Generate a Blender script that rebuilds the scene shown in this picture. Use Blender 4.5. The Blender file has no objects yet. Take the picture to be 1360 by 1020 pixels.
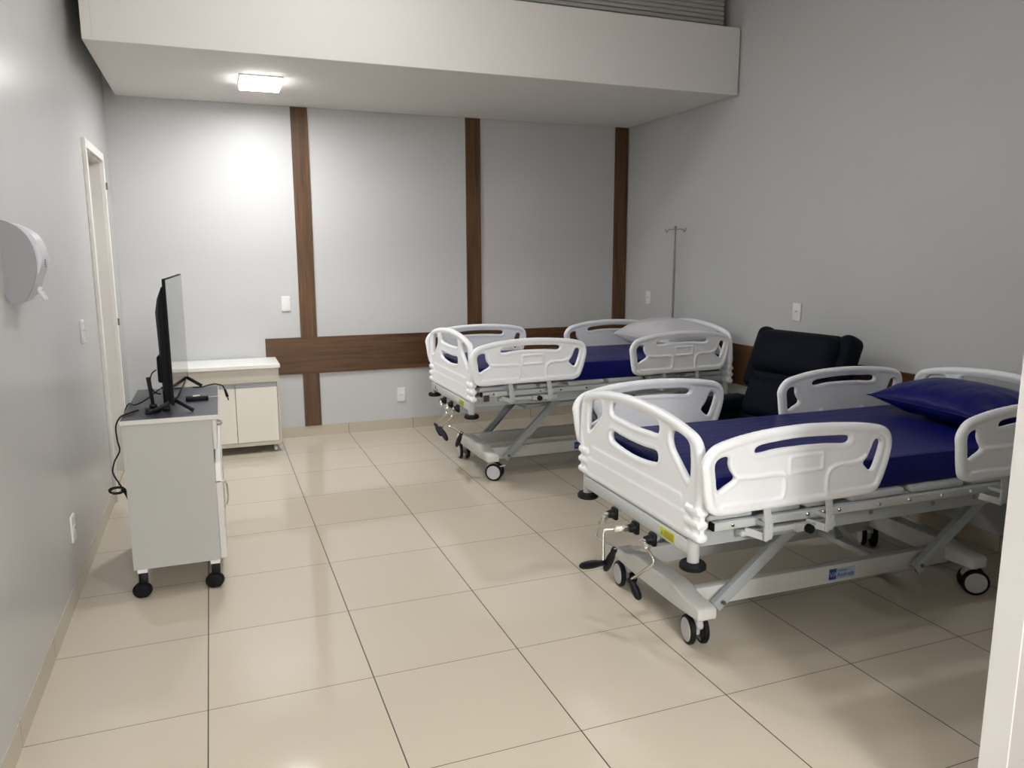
import bpy, bmesh, math, random
from mathutils import Vector, Matrix, noise
from mathutils.geometry import tessellate_polygon

random.seed(4)
SC = bpy.context.scene
COL = SC.collection
PI = math.pi

# ------------------------------------------------------------------ camera
cam_d = bpy.data.cameras.new('camera')
cam = bpy.data.objects.new('camera', cam_d)
COL.objects.link(cam)
cam_d.sensor_fit = 'HORIZONTAL'
cam_d.sensor_width = 36.0
cam_d.lens = 1019.746 / 1360 * 36.0
cam_d.clip_start = 0.02
YAW, PITCH, ROLL = 0.370388, 0.1694595, -0.0019913
fw = Vector((math.sin(YAW) * math.cos(PITCH), math.cos(YAW) * math.cos(PITCH), -math.sin(PITCH)))
rt = Vector((math.cos(YAW), -math.sin(YAW), 0))
up = rt.cross(fw)
r2 = rt * math.cos(ROLL) + up * math.sin(ROLL)
u2 = -rt * math.sin(ROLL) + up * math.cos(ROLL)
M = Matrix((r2, u2, -fw)).transposed().to_4x4()
M.translation = Vector((0.106954, -2.760222, 1.626468))
cam.matrix_world = M
SC.camera = cam

# ------------------------------------------------------------------ world / exposure
wd = bpy.data.worlds.new('world')
SC.world = wd
wd.use_nodes = True
wd.node_tree.nodes['Background'].inputs[0].default_value = (0.8, 0.82, 0.85, 1)
wd.node_tree.nodes['Background'].inputs[1].default_value = 0.0
SC.view_settings.view_transform = 'Standard'
SC.view_settings.look = 'None'
SC.view_settings.gamma = 1.0
SC.view_settings.use_curve_mapping = False
SC.view_settings.exposure = 0.10
LAMP_SOFFIT, LAMP_CEIL, FILL_HALL = 122.0, 63.0, 345.0


# ------------------------------------------------------------------ materials
def new_mat(name):
    m = bpy.data.materials.new(name)
    m.use_nodes = True
    nt = m.node_tree
    return m, nt, nt.nodes['Principled BSDF']


def plain(name, col, rough=0.5, metal=0.0, spec=0.5, var=0.04, vscale=6.0, bump=0.0, bscale=200.0, coat=0.0):
    """procedural paint or plastic: slight tone variation and optional fine bump"""
    m, nt, b = new_mat(name)
    tc = nt.nodes.new('ShaderNodeTexCoord')
    n = nt.nodes.new('ShaderNodeTexNoise')
    n.inputs['Scale'].default_value = vscale
    n.inputs['Detail'].default_value = 3
    nt.links.new(tc.outputs['Object'], n.inputs['Vector'])
    mx = nt.nodes.new('ShaderNodeMix')
    mx.data_type = 'RGBA'
    nt.links.new(n.outputs['Fac'], mx.inputs['Factor'])
    mx.inputs[6].default_value = tuple(min(1, c * (1 - var)) for c in col) + (1,)
    mx.inputs[7].default_value = tuple(min(1, c * (1 + var)) for c in col) + (1,)
    nt.links.new(mx.outputs[2], b.inputs['Base Color'])
    b.inputs['Roughness'].default_value = rough
    b.inputs['Metallic'].default_value = metal
    b.inputs['Specular IOR Level'].default_value = spec
    if coat:
        b.inputs['Coat Weight'].default_value = coat
        b.inputs['Coat Roughness'].default_value = 0.1
    if bump:
        n2 = nt.nodes.new('ShaderNodeTexNoise')
        n2.inputs['Scale'].default_value = bscale
        nt.links.new(tc.outputs['Object'], n2.inputs['Vector'])
        bp = nt.nodes.new('ShaderNodeBump')
        bp.inputs['Strength'].default_value = bump
        bp.inputs['Distance'].default_value = 0.002
        nt.links.new(n2.outputs['Fac'], bp.inputs['Height'])
        nt.links.new(bp.outputs['Normal'], b.inputs['Normal'])
    return m


def emit(name, col, s):
    m, nt, b = new_mat(name)
    b.inputs['Base Color'].default_value = (0.9, 0.9, 0.9, 1)
    b.inputs['Emission Color'].default_value = col + (1,)
    b.inputs['Emission Strength'].default_value = s
    return m


def wood(name, along='Z', dark=(0.045, 0.019, 0.006), light=(0.155, 0.072, 0.025), scale=1.0):
    m, nt, b = new_mat(name)
    tc = nt.nodes.new('ShaderNodeTexCoord')
    mp = nt.nodes.new('ShaderNodeMapping')
    s = {'Z': (14, 14, 0.7), 'X': (0.7, 14, 14), 'Y': (14, 0.7, 14)}[along]
    mp.inputs['Scale'].default_value = tuple(v * scale for v in s)
    nt.links.new(tc.outputs['Object'], mp.inputs['Vector'])
    n = nt.nodes.new('ShaderNodeTexNoise')
    n.inputs['Scale'].default_value = 2.2
    n.inputs['Detail'].default_value = 8
    n.inputs['Roughness'].default_value = 0.62
    n.inputs['Distortion'].default_value = 0.6
    nt.links.new(mp.outputs[0], n.inputs['Vector'])
    cr = nt.nodes.new('ShaderNodeValToRGB')
    cr.color_ramp.elements[0].position = 0.30
    cr.color_ramp.elements[0].color = dark + (1,)
    cr.color_ramp.elements[1].position = 0.72
    cr.color_ramp.elements[1].color = light + (1,)
    nt.links.new(n.outputs['Fac'], cr.inputs[0])
    nt.links.new(cr.outputs[0], b.inputs['Base Color'])
    b.inputs['Roughness'].default_value = 0.42
    return m


def wall_paint(name, col, rough=0.42, bump=0.25):
    m, nt, b = new_mat(name)
    tc = nt.nodes.new('ShaderNodeTexCoord')
    n = nt.nodes.new('ShaderNodeTexNoise')
    n.inputs['Scale'].default_value = 0.9
    n.inputs['Detail'].default_value = 4
    nt.links.new(tc.outputs['Object'], n.inputs['Vector'])
    mx = nt.nodes.new('ShaderNodeMix')
    mx.data_type = 'RGBA'
    nt.links.new(n.outputs['Fac'], mx.inputs['Factor'])
    mx.inputs[6].default_value = tuple(c * 0.97 for c in col) + (1,)
    mx.inputs[7].default_value = tuple(min(1, c * 1.03) for c in col) + (1,)
    nt.links.new(mx.outputs[2], b.inputs['Base Color'])
    b.inputs['Roughness'].default_value = rough
    n1 = nt.nodes.new('ShaderNodeTexNoise')
    n1.inputs['Scale'].default_value = 2.4
    n1.inputs['Detail'].default_value = 5
    nt.links.new(tc.outputs['Object'], n1.inputs['Vector'])
    bp = nt.nodes.new('ShaderNodeBump')
    bp.inputs['Strength'].default_value = bump
    bp.inputs['Distance'].default_value = 0.006
    nt.links.new(n1.outputs['Fac'], bp.inputs['Height'])
    nt.links.new(bp.outputs['Normal'], b.inputs['Normal'])
    return m


def tile_mat(name, size=0.6, col=(0.59, 0.53, 0.43), grout=(0.045, 0.030, 0.022), gw=0.0030, rough=0.06, axes='XY', off=(0, 0)):
    """polished tiles on a grid, thin dark joints, faint tone change from tile to tile"""
    m, nt, b = new_mat(name)
    N, L = nt.nodes, nt.links
    tc = N.new('ShaderNodeTexCoord')
    sp = N.new('ShaderNodeSeparateXYZ')
    L.new(tc.outputs['Object'], sp.inputs[0])

    def mth(op, a, bb=None, cc=None):
        n = N.new('ShaderNodeMath')
        n.operation = op
        for i, v in enumerate((a, bb, cc)):
            if v is None:
                continue
            if isinstance(v, (int, float)):
                n.inputs[i].default_value = v
            else:
                L.new(v, n.inputs[i])
        return n.outputs[0]
    outs = []
    cells = []
    for i, ax in enumerate(axes):
        c = mth('ADD', sp.outputs['XYZ'.index(ax)], 60.0 + off[i])
        fr = mth('MODULO', c, size)
        d = mth('MINIMUM', fr, mth('SUBTRACT', size, fr))
        outs.append(d)
        cells.append(mth('FLOOR', mth('DIVIDE', c, size)))
    dist = outs[0] if len(outs) == 1 else mth('MINIMUM', outs[0], outs[1])
    if len(outs) == 2:   # joints running away from the door were laid a little wider
        g = mth('MAXIMUM', mth('LESS_THAN', outs[0], gw * 0.75), mth('LESS_THAN', outs[1], gw / 2))
    else:
        g = mth('LESS_THAN', dist, gw / 2)
    cx = N.new('ShaderNodeCombineXYZ')
    for i, c in enumerate(cells):
        L.new(c, cx.inputs[i])
    wn = N.new('ShaderNodeTexWhiteNoise')
    L.new(cx.outputs[0], wn.inputs['Vector'])
    no = N.new('ShaderNodeTexNoise')
    no.inputs['Scale'].default_value = 3.0
    no.inputs['Detail'].default_value = 6
    L.new(tc.outputs['Object'], no.inputs['Vector'])
    f = mth('ADD', mth('MULTIPLY', wn.outputs['Value'], 0.5), mth('MULTIPLY', no.outputs['Fac'], 0.5))
    mx = N.new('ShaderNodeMix')
    mx.data_type = 'RGBA'
    L.new(f, mx.inputs['Factor'])
    mx.inputs[6].default_value = tuple(c * 0.97 for c in col) + (1,)
    mx.inputs[7].default_value = tuple(c * 1.03 for c in col) + (1,)
    m2 = N.new('ShaderNodeMix')
    m2.data_type = 'RGBA'
    L.new(g, m2.inputs['Factor'])
    L.new(mx.outputs[2], m2.inputs[6])
    m2.inputs[7].default_value = grout + (1,)
    L.new(m2.outputs[2], b.inputs['Base Color'])
    rr = mth('ADD', mth('MULTIPLY', g, 0.5), rough)
    L.new(rr, b.inputs['Roughness'])
    b.inputs['Specular IOR Level'].default_value = 0.5
    # faint waviness of the polish and joints set slightly low
    n3 = N.new('ShaderNodeTexNoise')
    n3.inputs['Scale'].default_value = 5.0
    n3.inputs['Detail'].default_value = 3
    L.new(tc.outputs['Object'], n3.inputs['Vector'])
    h = n3.outputs['Fac']
    bp = N.new('ShaderNodeBump')
    bp.inputs['Strength'].default_value = 0.35
    bp.inputs['Distance'].default_value = 0.0012
    L.new(h, bp.inputs['Height'])
    L.new(bp.outputs['Normal'], b.inputs['Normal'])
    return m


MT = {}
MT['floor'] = tile_mat('polished_floor_tile')
MT['skirt_x'] = tile_mat('skirting_tile_x', axes='X', col=(0.52, 0.47, 0.38), rough=0.12, gw=0.003)
MT['skirt_y'] = tile_mat('skirting_tile_y', axes='Y', col=(0.52, 0.47, 0.38), rough=0.12, gw=0.003)
MT['wall'] = wall_paint('grey_wall_paint', (0.56, 0.57, 0.575))
MT['wall_gloss'] = wall_paint('glossy_grey_wall_paint', (0.54, 0.54, 0.54), rough=0.26, bump=0.5)
MT['plaster'] = wall_paint('soffit_plaster', (0.74, 0.72, 0.70), rough=0.7, bump=0.1)
MT['jamb'] = wall_paint('white_jamb_paint', (0.72, 0.72, 0.72), rough=0.35, bump=0.05)
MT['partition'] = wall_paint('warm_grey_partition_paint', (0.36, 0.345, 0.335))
MT['rib'] = plain('ribbed_panel', (0.42, 0.41, 0.39), 0.5)
MT['dark'] = plain('dark_gap', (0.02, 0.02, 0.02), 0.8)
MT['wood_v'] = wood('walnut_vertical', 'Z')
MT['wood_x'] = wood('walnut_horizontal_x', 'X')
MT['wood_y'] = wood('walnut_horizontal_y', 'Y')
MT['door'] = plain('door_white', (0.78, 0.76, 0.72), 0.4, var=0.01)
MT['steel'] = plain('stainless_steel', (0.30, 0.29, 0.27), 0.30, 1.0)
MT['chrome'] = plain('chrome', (0.75, 0.73, 0.68), 0.14, 1.0)
MT['whiteplastic'] = plain('white_plastic', (0.80, 0.80, 0.80), 0.34, var=0.012)
MT['bedplastic'] = plain('bed_board_plastic', (0.90, 0.92, 0.95), 0.36, var=0.012, bump=0.05, bscale=500)
MT['bedmetal'] = plain('bed_grey_paint', (0.40, 0.43, 0.44), 0.34, var=0.03)
MT['bedlight'] = plain('bed_light_paint', (0.54, 0.56, 0.56), 0.34, var=0.02)
MT['basewhite'] = plain('bed_base_white', (0.62, 0.62, 0.59), 0.35, var=0.02)
MT['castergrey'] = plain('caster_grey', (0.50, 0.50, 0.51), 0.4)
MT['rubber'] = plain('black_rubber', (0.008, 0.008, 0.009), 0.6, spec=0.2, bump=0.1)
MT['blackplastic'] = plain('black_plastic', (0.005, 0.005, 0.007), 0.38, spec=0.22)
MT['cable'] = plain('black_cable', (0.006, 0.006, 0.007), 0.5, spec=0.2)
MT['navyleather'] = plain('navy_upholstery', (0.005, 0.007, 0.013), 0.7, bump=0.35, bscale=90, spec=0.1)
MT['cartside'] = plain('cart_grey_laminate', (0.45, 0.455, 0.43), 0.4, var=0.01)
MT['cartfront'] = plain('cart_white_laminate', (0.66, 0.65, 0.62), 0.35, var=0.01)
MT['darktop'] = plain('cart_dark_top', (0.045, 0.048, 0.066), 0.42)
MT['cabtop'] = plain('cabinet_white_top', (0.86, 0.85, 0.82), 0.3, var=0.01)
MT['cabdoor'] = plain('cabinet_cream_door', (0.81, 0.78, 0.70), 0.35, var=0.01)
MT['cabbody'] = wood('cabinet_cream_woodgrain', 'X', (0.52, 0.48, 0.41), (0.63, 0.59, 0.51), 0.8)
MT['alu'] = plain('aluminium_pull', (0.34, 0.34, 0.35), 0.45)
MT['screen'] = plain('tv_glass', (0.010, 0.010, 0.012), 0.07, var=0.0, spec=0.9)
MT['yellow'] = plain('yellow_sticker', (0.62, 0.58, 0.03), 0.4, var=0.03)
MT['green'] = plain('sticker_green', (0.10, 0.35, 0.12), 0.4)
MT['ink'] = plain('dark_ink', (0.06, 0.05, 0.03), 0.6)
MT['labelblue'] = plain('label_blue', (0.015, 0.045, 0.22), 0.4)
MT['labelpale'] = plain('label_pale_blue', (0.36, 0.45, 0.58), 0.4)
MT['dispgrey'] = plain('dispenser_lilac_grey', (0.27, 0.27, 0.295), 0.42, var=0.01)
MT['dispwhite'] = plain('dispenser_white', (0.62, 0.62, 0.67), 0.35, var=0.01)
MT['purple'] = plain('purple_print', (0.08, 0.05, 0.25), 0.5)
MT['tvback'] = plain('television_back', (0.006, 0.006, 0.008), 0.6, spec=0.12)
MT['brown'] = plain('cardboard_brown', (0.09, 0.05, 0.03), 0.8)


def vinyl(name, col, rough=0.3, wrinkle=0.5, spec=0.5):
    m, nt, b = new_mat(name)
    tc = nt.nodes.new('ShaderNodeTexCoord')
    mp = nt.nodes.new('ShaderNodeMapping')
    mp.inputs['Scale'].default_value = (1.5, 6.0, 3.0)
    mp.inputs['Rotation'].default_value = (0, 0, 0.35)
    nt.links.new(tc.outputs['Object'], mp.inputs['Vector'])
    n = nt.nodes.new('ShaderNodeTexNoise')
    n.inputs['Scale'].default_value = 3.2
    n.inputs['Detail'].default_value = 4
    n.inputs['Distortion'].default_value = 0.8
    nt.links.new(mp.outputs[0], n.inputs['Vector'])
    bp = nt.nodes.new('ShaderNodeBump')
    bp.inputs['Strength'].default_value = wrinkle
    bp.inputs['Distance'].default_value = 0.01
    nt.links.new(n.outputs['Fac'], bp.inputs['Height'])
    nt.links.new(bp.outputs['Normal'], b.inputs['Normal'])
    b.inputs['Base Color'].default_value = col + (1,)
    b.inputs['Roughness'].default_value = rough
    b.inputs['Specular IOR Level'].default_value = spec
    return m


MT['bluevinyl'] = vinyl('royal_blue_vinyl', (0.008, 0.010, 0.120), 0.38, 0.45, 0.14)
MT['whitevinyl'] = vinyl('white_vinyl', (0.62, 0.62, 0.65), 0.45, 0.5)


# ------------------------------------------------------------------ geometry helpers
def rotm(rot):
    return Matrix.Rotation(rot[2], 4, 'Z') @ Matrix.Rotation(rot[1], 4, 'Y') @ Matrix.Rotation(rot[0], 4, 'X')


class MB:
    def __init__(s):
        s.bm = bmesh.new()

    def _merge(s, b):
        me = bpy.data.meshes.new('t')
        b.to_mesh(me)
        b.free()
        s.bm.from_mesh(me)
        bpy.data.meshes.remove(me)
        return s

    def box(s, c, size, rot=(0, 0, 0), bev=0.0, seg=2, mi=0):
        b = bmesh.new()
        bmesh.ops.create_cube(b, size=1.0)
        bmesh.ops.scale(b, vec=size, verts=b.verts)
        if bev:
            bmesh.ops.bevel(b, geom=list(b.edges), offset=min(bev, min(size) * 0.49), segments=seg, profile=0.5, affect='EDGES')
        bmesh.ops.transform(b, matrix=Matrix.Translation(c) @ rotm(rot), verts=b.verts)
        for f in b.faces:
            f.material_index = mi
        return s._merge(b)

    def rbox(s, x0, x1, y0, y1, z0, z1, bev=0.0, seg=2, mi=0):
        return s.box(((x0 + x1) / 2, (y0 + y1) / 2, (z0 + z1) / 2), (abs(x1 - x0), abs(y1 - y0), abs(z1 - z0)), bev=bev, seg=seg, mi=mi)

    def cyl(s, p0, p1, r, r1=None, n=24, bev=0.0, mi=0):
        p0, p1 = Vector(p0), Vector(p1)
        d = p1 - p0
        b = bmesh.new()
        bmesh.ops.create_cone(b, cap_ends=True, cap_tris=False, segments=n, radius1=r, radius2=r if r1 is None else r1, depth=d.length)
        if bev:
            ed = [e for e in b.edges if len(e.link_faces) == 2 and any(len(f.verts) > 4 for f in e.link_faces)]
            bmesh.ops.bevel(b, geom=ed, offset=bev, segments=2, profile=0.5, affect='EDGES')
        q = Vector((0, 0, 1)).rotation_difference(d.normalized()).to_matrix().to_4x4()
        bmesh.ops.transform(b, matrix=Matrix.Translation((p0 + p1) / 2) @ q, verts=b.verts)
        for f in b.faces:
            f.material_index = mi
        return s._merge(b)

    def bar(s, p0, p1, w, h, roll=0.0, bev=0.003, mi=0):
        """rectangular bar from p0 to p1: w across (local x), h local y"""
        p0, p1 = Vector(p0), Vector(p1)
        d = (p1 - p0)
        z = d.normalized()
        upv = Vector((0, 1, 0)) if abs(z.y) < 0.95 else Vector((0, 0, 1))
        x = upv.cross(z).normalized()
        y = z.cross(x)
        b = bmesh.new()
        bmesh.ops.create_cube(b, size=1.0)
        bmesh.ops.scale(b, vec=(w, h, d.length), verts=b.verts)
        if bev:
            bmesh.ops.bevel(b, geom=list(b.edges), offset=bev, segments=2, profile=0.5, affect='EDGES')
        mm = Matrix((x, y, z)).transposed().to_4x4()
        mm.translation = (p0 + p1) / 2
        bmesh.ops.transform(b, matrix=mm, verts=b.verts)
        for f in b.faces:
            f.material_index = mi
        return s._merge(b)

    def tube(s, pts, r, n=10, closed=False, mi=0, cap=True):
        P = [Vector(p) for p in pts]
        b = bmesh.new()
        m = len(P)
        rings = []
        prev = None
        for i in range(m):
            if closed:
                t = P[(i + 1) % m] - P[i - 1]
            else:
                t = P[min(i + 1, m - 1)] - P[max(i - 1, 0)]
            t.normalize()
            if prev is None:
                a = Vector((0, 0, 1)) if abs(t.z) < 0.9 else Vector((1, 0, 0))
                x = t.cross(a).normalized()
            else:
                x = (prev - t * prev.dot(t)).normalized()
            prev = x
            y = t.cross(x)
            rr = r[i] if isinstance(r, (list, tuple)) else r
            rings.append([b.verts.new(P[i] + (x * math.cos(k * 2 * PI / n) + y * math.sin(k * 2 * PI / n)) * rr) for k in range(n)])
        rng = range(m) if closed else range(m - 1)
        for i in rng:
            A, B = rings[i], rings[(i + 1) % m]
            sh = 0
            if closed and i == m - 1:
                sh = min(range(n), key=lambda q: (A[0].co - B[q].co).length)
            for k in range(n):
                b.faces.new((A[k], A[(k + 1) % n], B[(k + 1 + sh) % n], B[(k + sh) % n]))
        if not closed and cap:
            b.faces.new(rings[0][::-1])
            b.faces.new(rings[-1])
        bmesh.ops.recalc_face_normals(b, faces=b.faces)
        for f in b.faces:
            f.material_index = mi
        return s._merge(b)

    def sphere(s, c, r, sc=(1, 1, 1), mi=0, n=16):
        b = bmesh.new()
        bmesh.ops.create_uvsphere(b, u_segments=n, v_segments=n // 2, radius=r)
        bmesh.ops.scale(b, vec=sc, verts=b.verts)
        bmesh.ops.translate(b, vec=c, verts=b.verts)
        for f in b.faces:
            f.material_index = mi
        return s._merge(b)

    def lathe(s, prof, c=(0, 0, 0), axis='Z', n=32, mi=0):
        b = bmesh.new()
        rings = []
        for r, z in prof:
            ring = []
            for k in range(n):
                a = 2 * PI * k / n
                if axis == 'Z':
                    v = (r * math.cos(a), r * math.sin(a), z)
                elif axis == 'Y':
                    v = (r * math.cos(a), z, r * math.sin(a))
                else:
                    v = (z, r * math.cos(a), r * math.sin(a))
                ring.append(b.verts.new(Vector(v) + Vector(c)))
            rings.append(ring)
        for i in range(len(rings) - 1):
            for k in range(n):
                b.faces.new((rings[i][k], rings[i][(k + 1) % n], rings[i + 1][(k + 1) % n], rings[i + 1][k]))
        for rg in (rings[0], rings[-1]):
            if (rg[0].co - rg[n // 2].co).length > 1e-5:
                b.faces.new(rg)
        bmesh.ops.remove_doubles(b, verts=b.verts, dist=1e-6)
        bmesh.ops.recalc_face_normals(b, faces=b.faces)
        for f in b.faces:
            f.material_index = mi
        return s._merge(b)

    def prism(s, outer, holes, t0, t1, plane='XZ', mi=0):
        """plate: outline (2D) with holes, thickness along the third axis from t0 to t1"""
        b = bmesh.new()

        def to3(p, t):
            if plane == 'XZ':
                return Vector((p[0], t, p[1]))
            if plane == 'YZ':
                return Vector((t, p[0], p[1]))
            return Vector((p[0], p[1], t))
        loops = [outer] + list(holes)
        flat = [p for l in loops for p in l]
        tris = tessellate_polygon([[Vector((p[0], p[1], 0)) for p in l] for l in loops])
        va = [b.verts.new(to3(p, t0)) for p in flat]
        vb = [b.verts.new(to3(p, t1)) for p in flat]
        for t in tris:
            try:
                b.faces.new([va[i] for i in t])
                b.faces.new([vb[i] for i in reversed(t)])
            except ValueError:
                pass
        o = 0
        for l in loops:
            k = len(l)
            for i in range(k):
                j = (i + 1) % k
                b.faces.new((va[o + i], va[o + j], vb[o + j], vb[o + i]))
            o += k
        bmesh.ops.recalc_face_normals(b, faces=b.faces)
        for f in b.faces:
            f.material_index = mi
        return s._merge(b)

    def mesh(s, name, mats, smooth=True, ang=35):
        me = bpy.data.meshes.new(name)
        s.bm.to_mesh(me)
        s.bm.free()
        for m in (mats if isinstance(mats, (list, tuple)) else [mats]):
            me.materials.append(m)
        if smooth:
            me.polygons.foreach_set('use_smooth', [True] * len(me.polygons))
            me.set_sharp_from_angle(angle=math.radians(ang))
        return me

    def build(s, name, mats, parent=None, smooth=True, ang=35, **kw):
        return link(name, s.mesh(name, mats, smooth, ang), parent, **kw)


def link(name, me, parent=None, loc=None, rot=None, label=None, cat=None, group=None, kind=None):
    o = bpy.data.objects.new(name, me)
    COL.objects.link(o)
    if parent:
        o.parent = parent
    if loc:
        o.location = loc
    if rot:
        o.rotation_euler = rot
    return tag(o, label, cat, group, kind)


def tag(o, label=None, cat=None, group=None, kind=None):
    if label:
        o['label'] = label
    if cat:
        o['category'] = cat
    if group:
        o['group'] = group
    if kind:
        o['kind'] = kind
    return o


def empty(name, loc=(0, 0, 0), rz=0.0, **kw):
    return link(name, None, None, loc, (0, 0, rz), **kw)


def struct(name, mb, mats, smooth=False, **kw):
    return mb.build(name, mats, None, smooth=smooth, kind='structure', **kw)


def catmull(pts, n=6, closed=True):
    P = [Vector(p).to_3d() if len(p) == 2 else Vector(p) for p in pts]
    out = []
    m = len(P)
    rng = range(m) if closed else range(m - 1)
    for i in rng:
        if closed:
            a, b, c, d = P[i - 1], P[i], P[(i + 1) % m], P[(i + 2) % m]
        else:
            a, b, c, d = P[max(i - 1, 0)], P[i], P[i + 1], P[min(i + 2, m - 1)]
        # centripetal parametrisation keeps sharp corners from overshooting
        t0 = 0.0
        t1 = t0 + max((b - a).length, 1e-6) ** 0.5
        t2 = t1 + max((c - b).length, 1e-6) ** 0.5
        t3 = t2 + max((d - c).length, 1e-6) ** 0.5
        for k in range(n):
            t = t1 + (t2 - t1) * k / n
            A1 = a * ((t1 - t) / (t1 - t0)) + b * ((t - t0) / (t1 - t0))
            A2 = b * ((t2 - t) / (t2 - t1)) + c * ((t - t1) / (t2 - t1))
            A3 = c * ((t3 - t) / (t3 - t2)) + d * ((t - t2) / (t3 - t2))
            B1 = A1 * ((t2 - t) / (t2 - t0)) + A2 * ((t - t0) / (t2 - t0))
            B2 = A2 * ((t3 - t) / (t3 - t1)) + A3 * ((t - t1) / (t3 - t1))
            out.append(B1 * ((t2 - t) / (t2 - t1)) + B2 * ((t - t1) / (t2 - t1)))
    if not closed:
        out.append(P[-1])
    return out


def loop2(pts, n=5):
    return [(p.x, p.y) for p in catmull(pts, n, True)]


def area2(l):
    return sum(l[i][0] * l[(i + 1) % len(l)][1] - l[(i + 1) % len(l)][0] * l[i][1] for i in range(len(l))) / 2


def offset_loop(l, d):
    """move a closed 2D loop inward by d (negative: outward)"""
    s = 1 if area2(l) > 0 else -1
    out = []
    n = len(l)
    for i in range(n):
        ax, ay = l[i - 1]
        bx, by = l[(i + 1) % n]
        tx, ty = bx - ax, by - ay
        L = math.hypot(tx, ty) or 1
        out.append((l[i][0] - ty / L * d * s, l[i][1] + tx / L * d * s))
    return out


def voxel_mesh(mb, name, mats, voxel=0.005, smooth_it=4, decimate=None):
    """fuse overlapping solids into one moulded skin"""
    me = mb.mesh('tmp', mats, False)
    o = bpy.data.objects.new('tmp', me)
    COL.objects.link(o)
    r = o.modifiers.new('r', 'REMESH')
    r.mode = 'VOXEL'
    r.voxel_size = voxel
    sm = o.modifiers.new('s', 'SMOOTH')
    sm.factor = 0.5
    sm.iterations = smooth_it
    dg = bpy.context.evaluated_depsgraph_get()
    dg.update()
    out = bpy.data.meshes.new_from_object(o.evaluated_get(dg))
    out.name = name
    bpy.data.objects.remove(o)
    bpy.data.meshes.remove(me)
    out.materials.clear()
    for m in (mats if isinstance(mats, (list, tuple)) else [mats]):
        out.materials.append(m)
    out.polygons.foreach_set('use_smooth', [True] * len(out.polygons))
    return out


def text_mesh(body, size, mat, ext=0.0004):
    cu = bpy.data.curves.new('t', 'FONT')
    cu.body = body
    cu.size = size
    cu.extrude = ext
    cu.align_x = 'LEFT'
    o = bpy.data.objects.new('t', cu)
    COL.objects.link(o)
    dg = bpy.context.evaluated_depsgraph_get()
    dg.update()
    me = bpy.data.meshes.new_from_object(o.evaluated_get(dg))
    bpy.data.objects.remove(o)
    me.materials.clear()
    me.materials.append(mat)
    return me


# ------------------------------------------------------------------ room shell
XL, XR, YB, YF, ZC = -0.58, 4.05, 4.19, -8.2, 3.95
struct('floor', MB().rbox(XL - 1.6, XR + 0.1, YF - 0.1, YB + 0.1, -0.05, 0.0), MT['floor'])
DY0, DY1, DZ = 2.78, 3.59, 2.285            # door opening in the left wall
wl = MB()
wl.rbox(XL - 0.12, XL, YF, DY0, 0, ZC)
wl.rbox(XL - 0.12, XL, DY1, YB + 0.1, 0, ZC)
wl.rbox(XL - 0.12, XL, DY0, DY1, DZ, ZC)
struct('wall_left', wl, MT['wall_gloss'])
struct('wall_back', MB().rbox(XL - 0.12, XR + 0.12, YB, YB + 0.1, 0, ZC), MT['wall'])
struct('wall_right', MB().rbox(XR, XR + 0.1, YF, YB, 0, ZC), MT['wall'])
struct('wall_front', MB().rbox(XL - 0.12, XR + 0.1, YF - 0.1, YF, 0, ZC), MT['wall'])
struct('ceiling', MB().rbox(XL - 0.12, XR + 0.1, -1.585, YB + 0.1, ZC, ZC + 0.1), MT['plaster'])
struct('ceiling_hall', MB().rbox(XL - 0.12, XR + 0.1, YF, -1.585, 2.80, 2.90), MT['plaster'])
struct('wall_above_opening', MB().rbox(XL - 0.12, XR + 0.1, -1.685, -1.585, 2.90, ZC + 0.1), MT['plaster'])
# partition beside the camera whose bright jamb closes the picture on the right
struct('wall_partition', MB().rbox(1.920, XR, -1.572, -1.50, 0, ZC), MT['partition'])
struct('trim_partition_jamb', MB().rbox(1.916, 1.9205, -1.573, -1.499, 0, ZC), MT['jamb'])
# soffit
struct('ceiling_soffit', MB().rbox(-0.497, 4.035, 2.47, YB - 0.012, 2.835, 3.33, bev=0.004), MT['plaster'])
struct('trim_soffit_joint', MB().rbox(-0.4425, -0.4415, 2.4693, 2.472, 2.85, 3.33), MT['rib'])
# ribbed panel above the soffit
rb = MB()
for i in range(18):
    z = 3.345 + i * 0.034
    rb.rbox(XL, 3.975, 2.60, 2.615, z, z + 0.026, bev=0.006)
rb.rbox(XL, 3.975, 2.615, 2.63, 3.33, ZC)
struct('wall_upper_ribbed', rb, MT['rib'])
# skirting tiles
struct('baseboard_back', MB().rbox(XL, XR, YB - 0.008, YB, 0, 0.095), MT['skirt_x'])
bl = MB()
bl.rbox(XL, XL + 0.003, YF, DY0 - 0.05, 0, 0.095)
bl.rbox(XL, XL + 0.003, DY1 + 0.05, YB, 0, 0.095)
struct('baseboard_left', bl, MT['skirt_y'])
struct('baseboard_right', MB().rbox(XR - 0.008, XR, -1.49, YB, 0, 0.095), MT['skirt_y'])
# walnut battens
for i, (a, b) in enumerate(((0.811, 0.950), (2.351, 2.491), (3.900, 4.040))):
    struct('trim_%d' % (i + 1), MB().rbox(a, b, YB - 0.018, YB, 0.893, 2.835, bev=0.001), MT['wood_v'])
struct('trim_4', MB().rbox(0.813, 0.957, YB - 0.018, YB, 0.095, 0.572, bev=0.001), MT['wood_v'])
struct('trim_5', MB().rbox(0.511, XR, YB - 0.02, YB, 0.572, 0.895, bev=0.001), MT['wood_x'])
struct('trim_6', MB().rbox(XR - 0.02, XR, 0.64, YB - 0.02, 0.572, 0.897, bev=0.001), MT['wood_y'])

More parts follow.
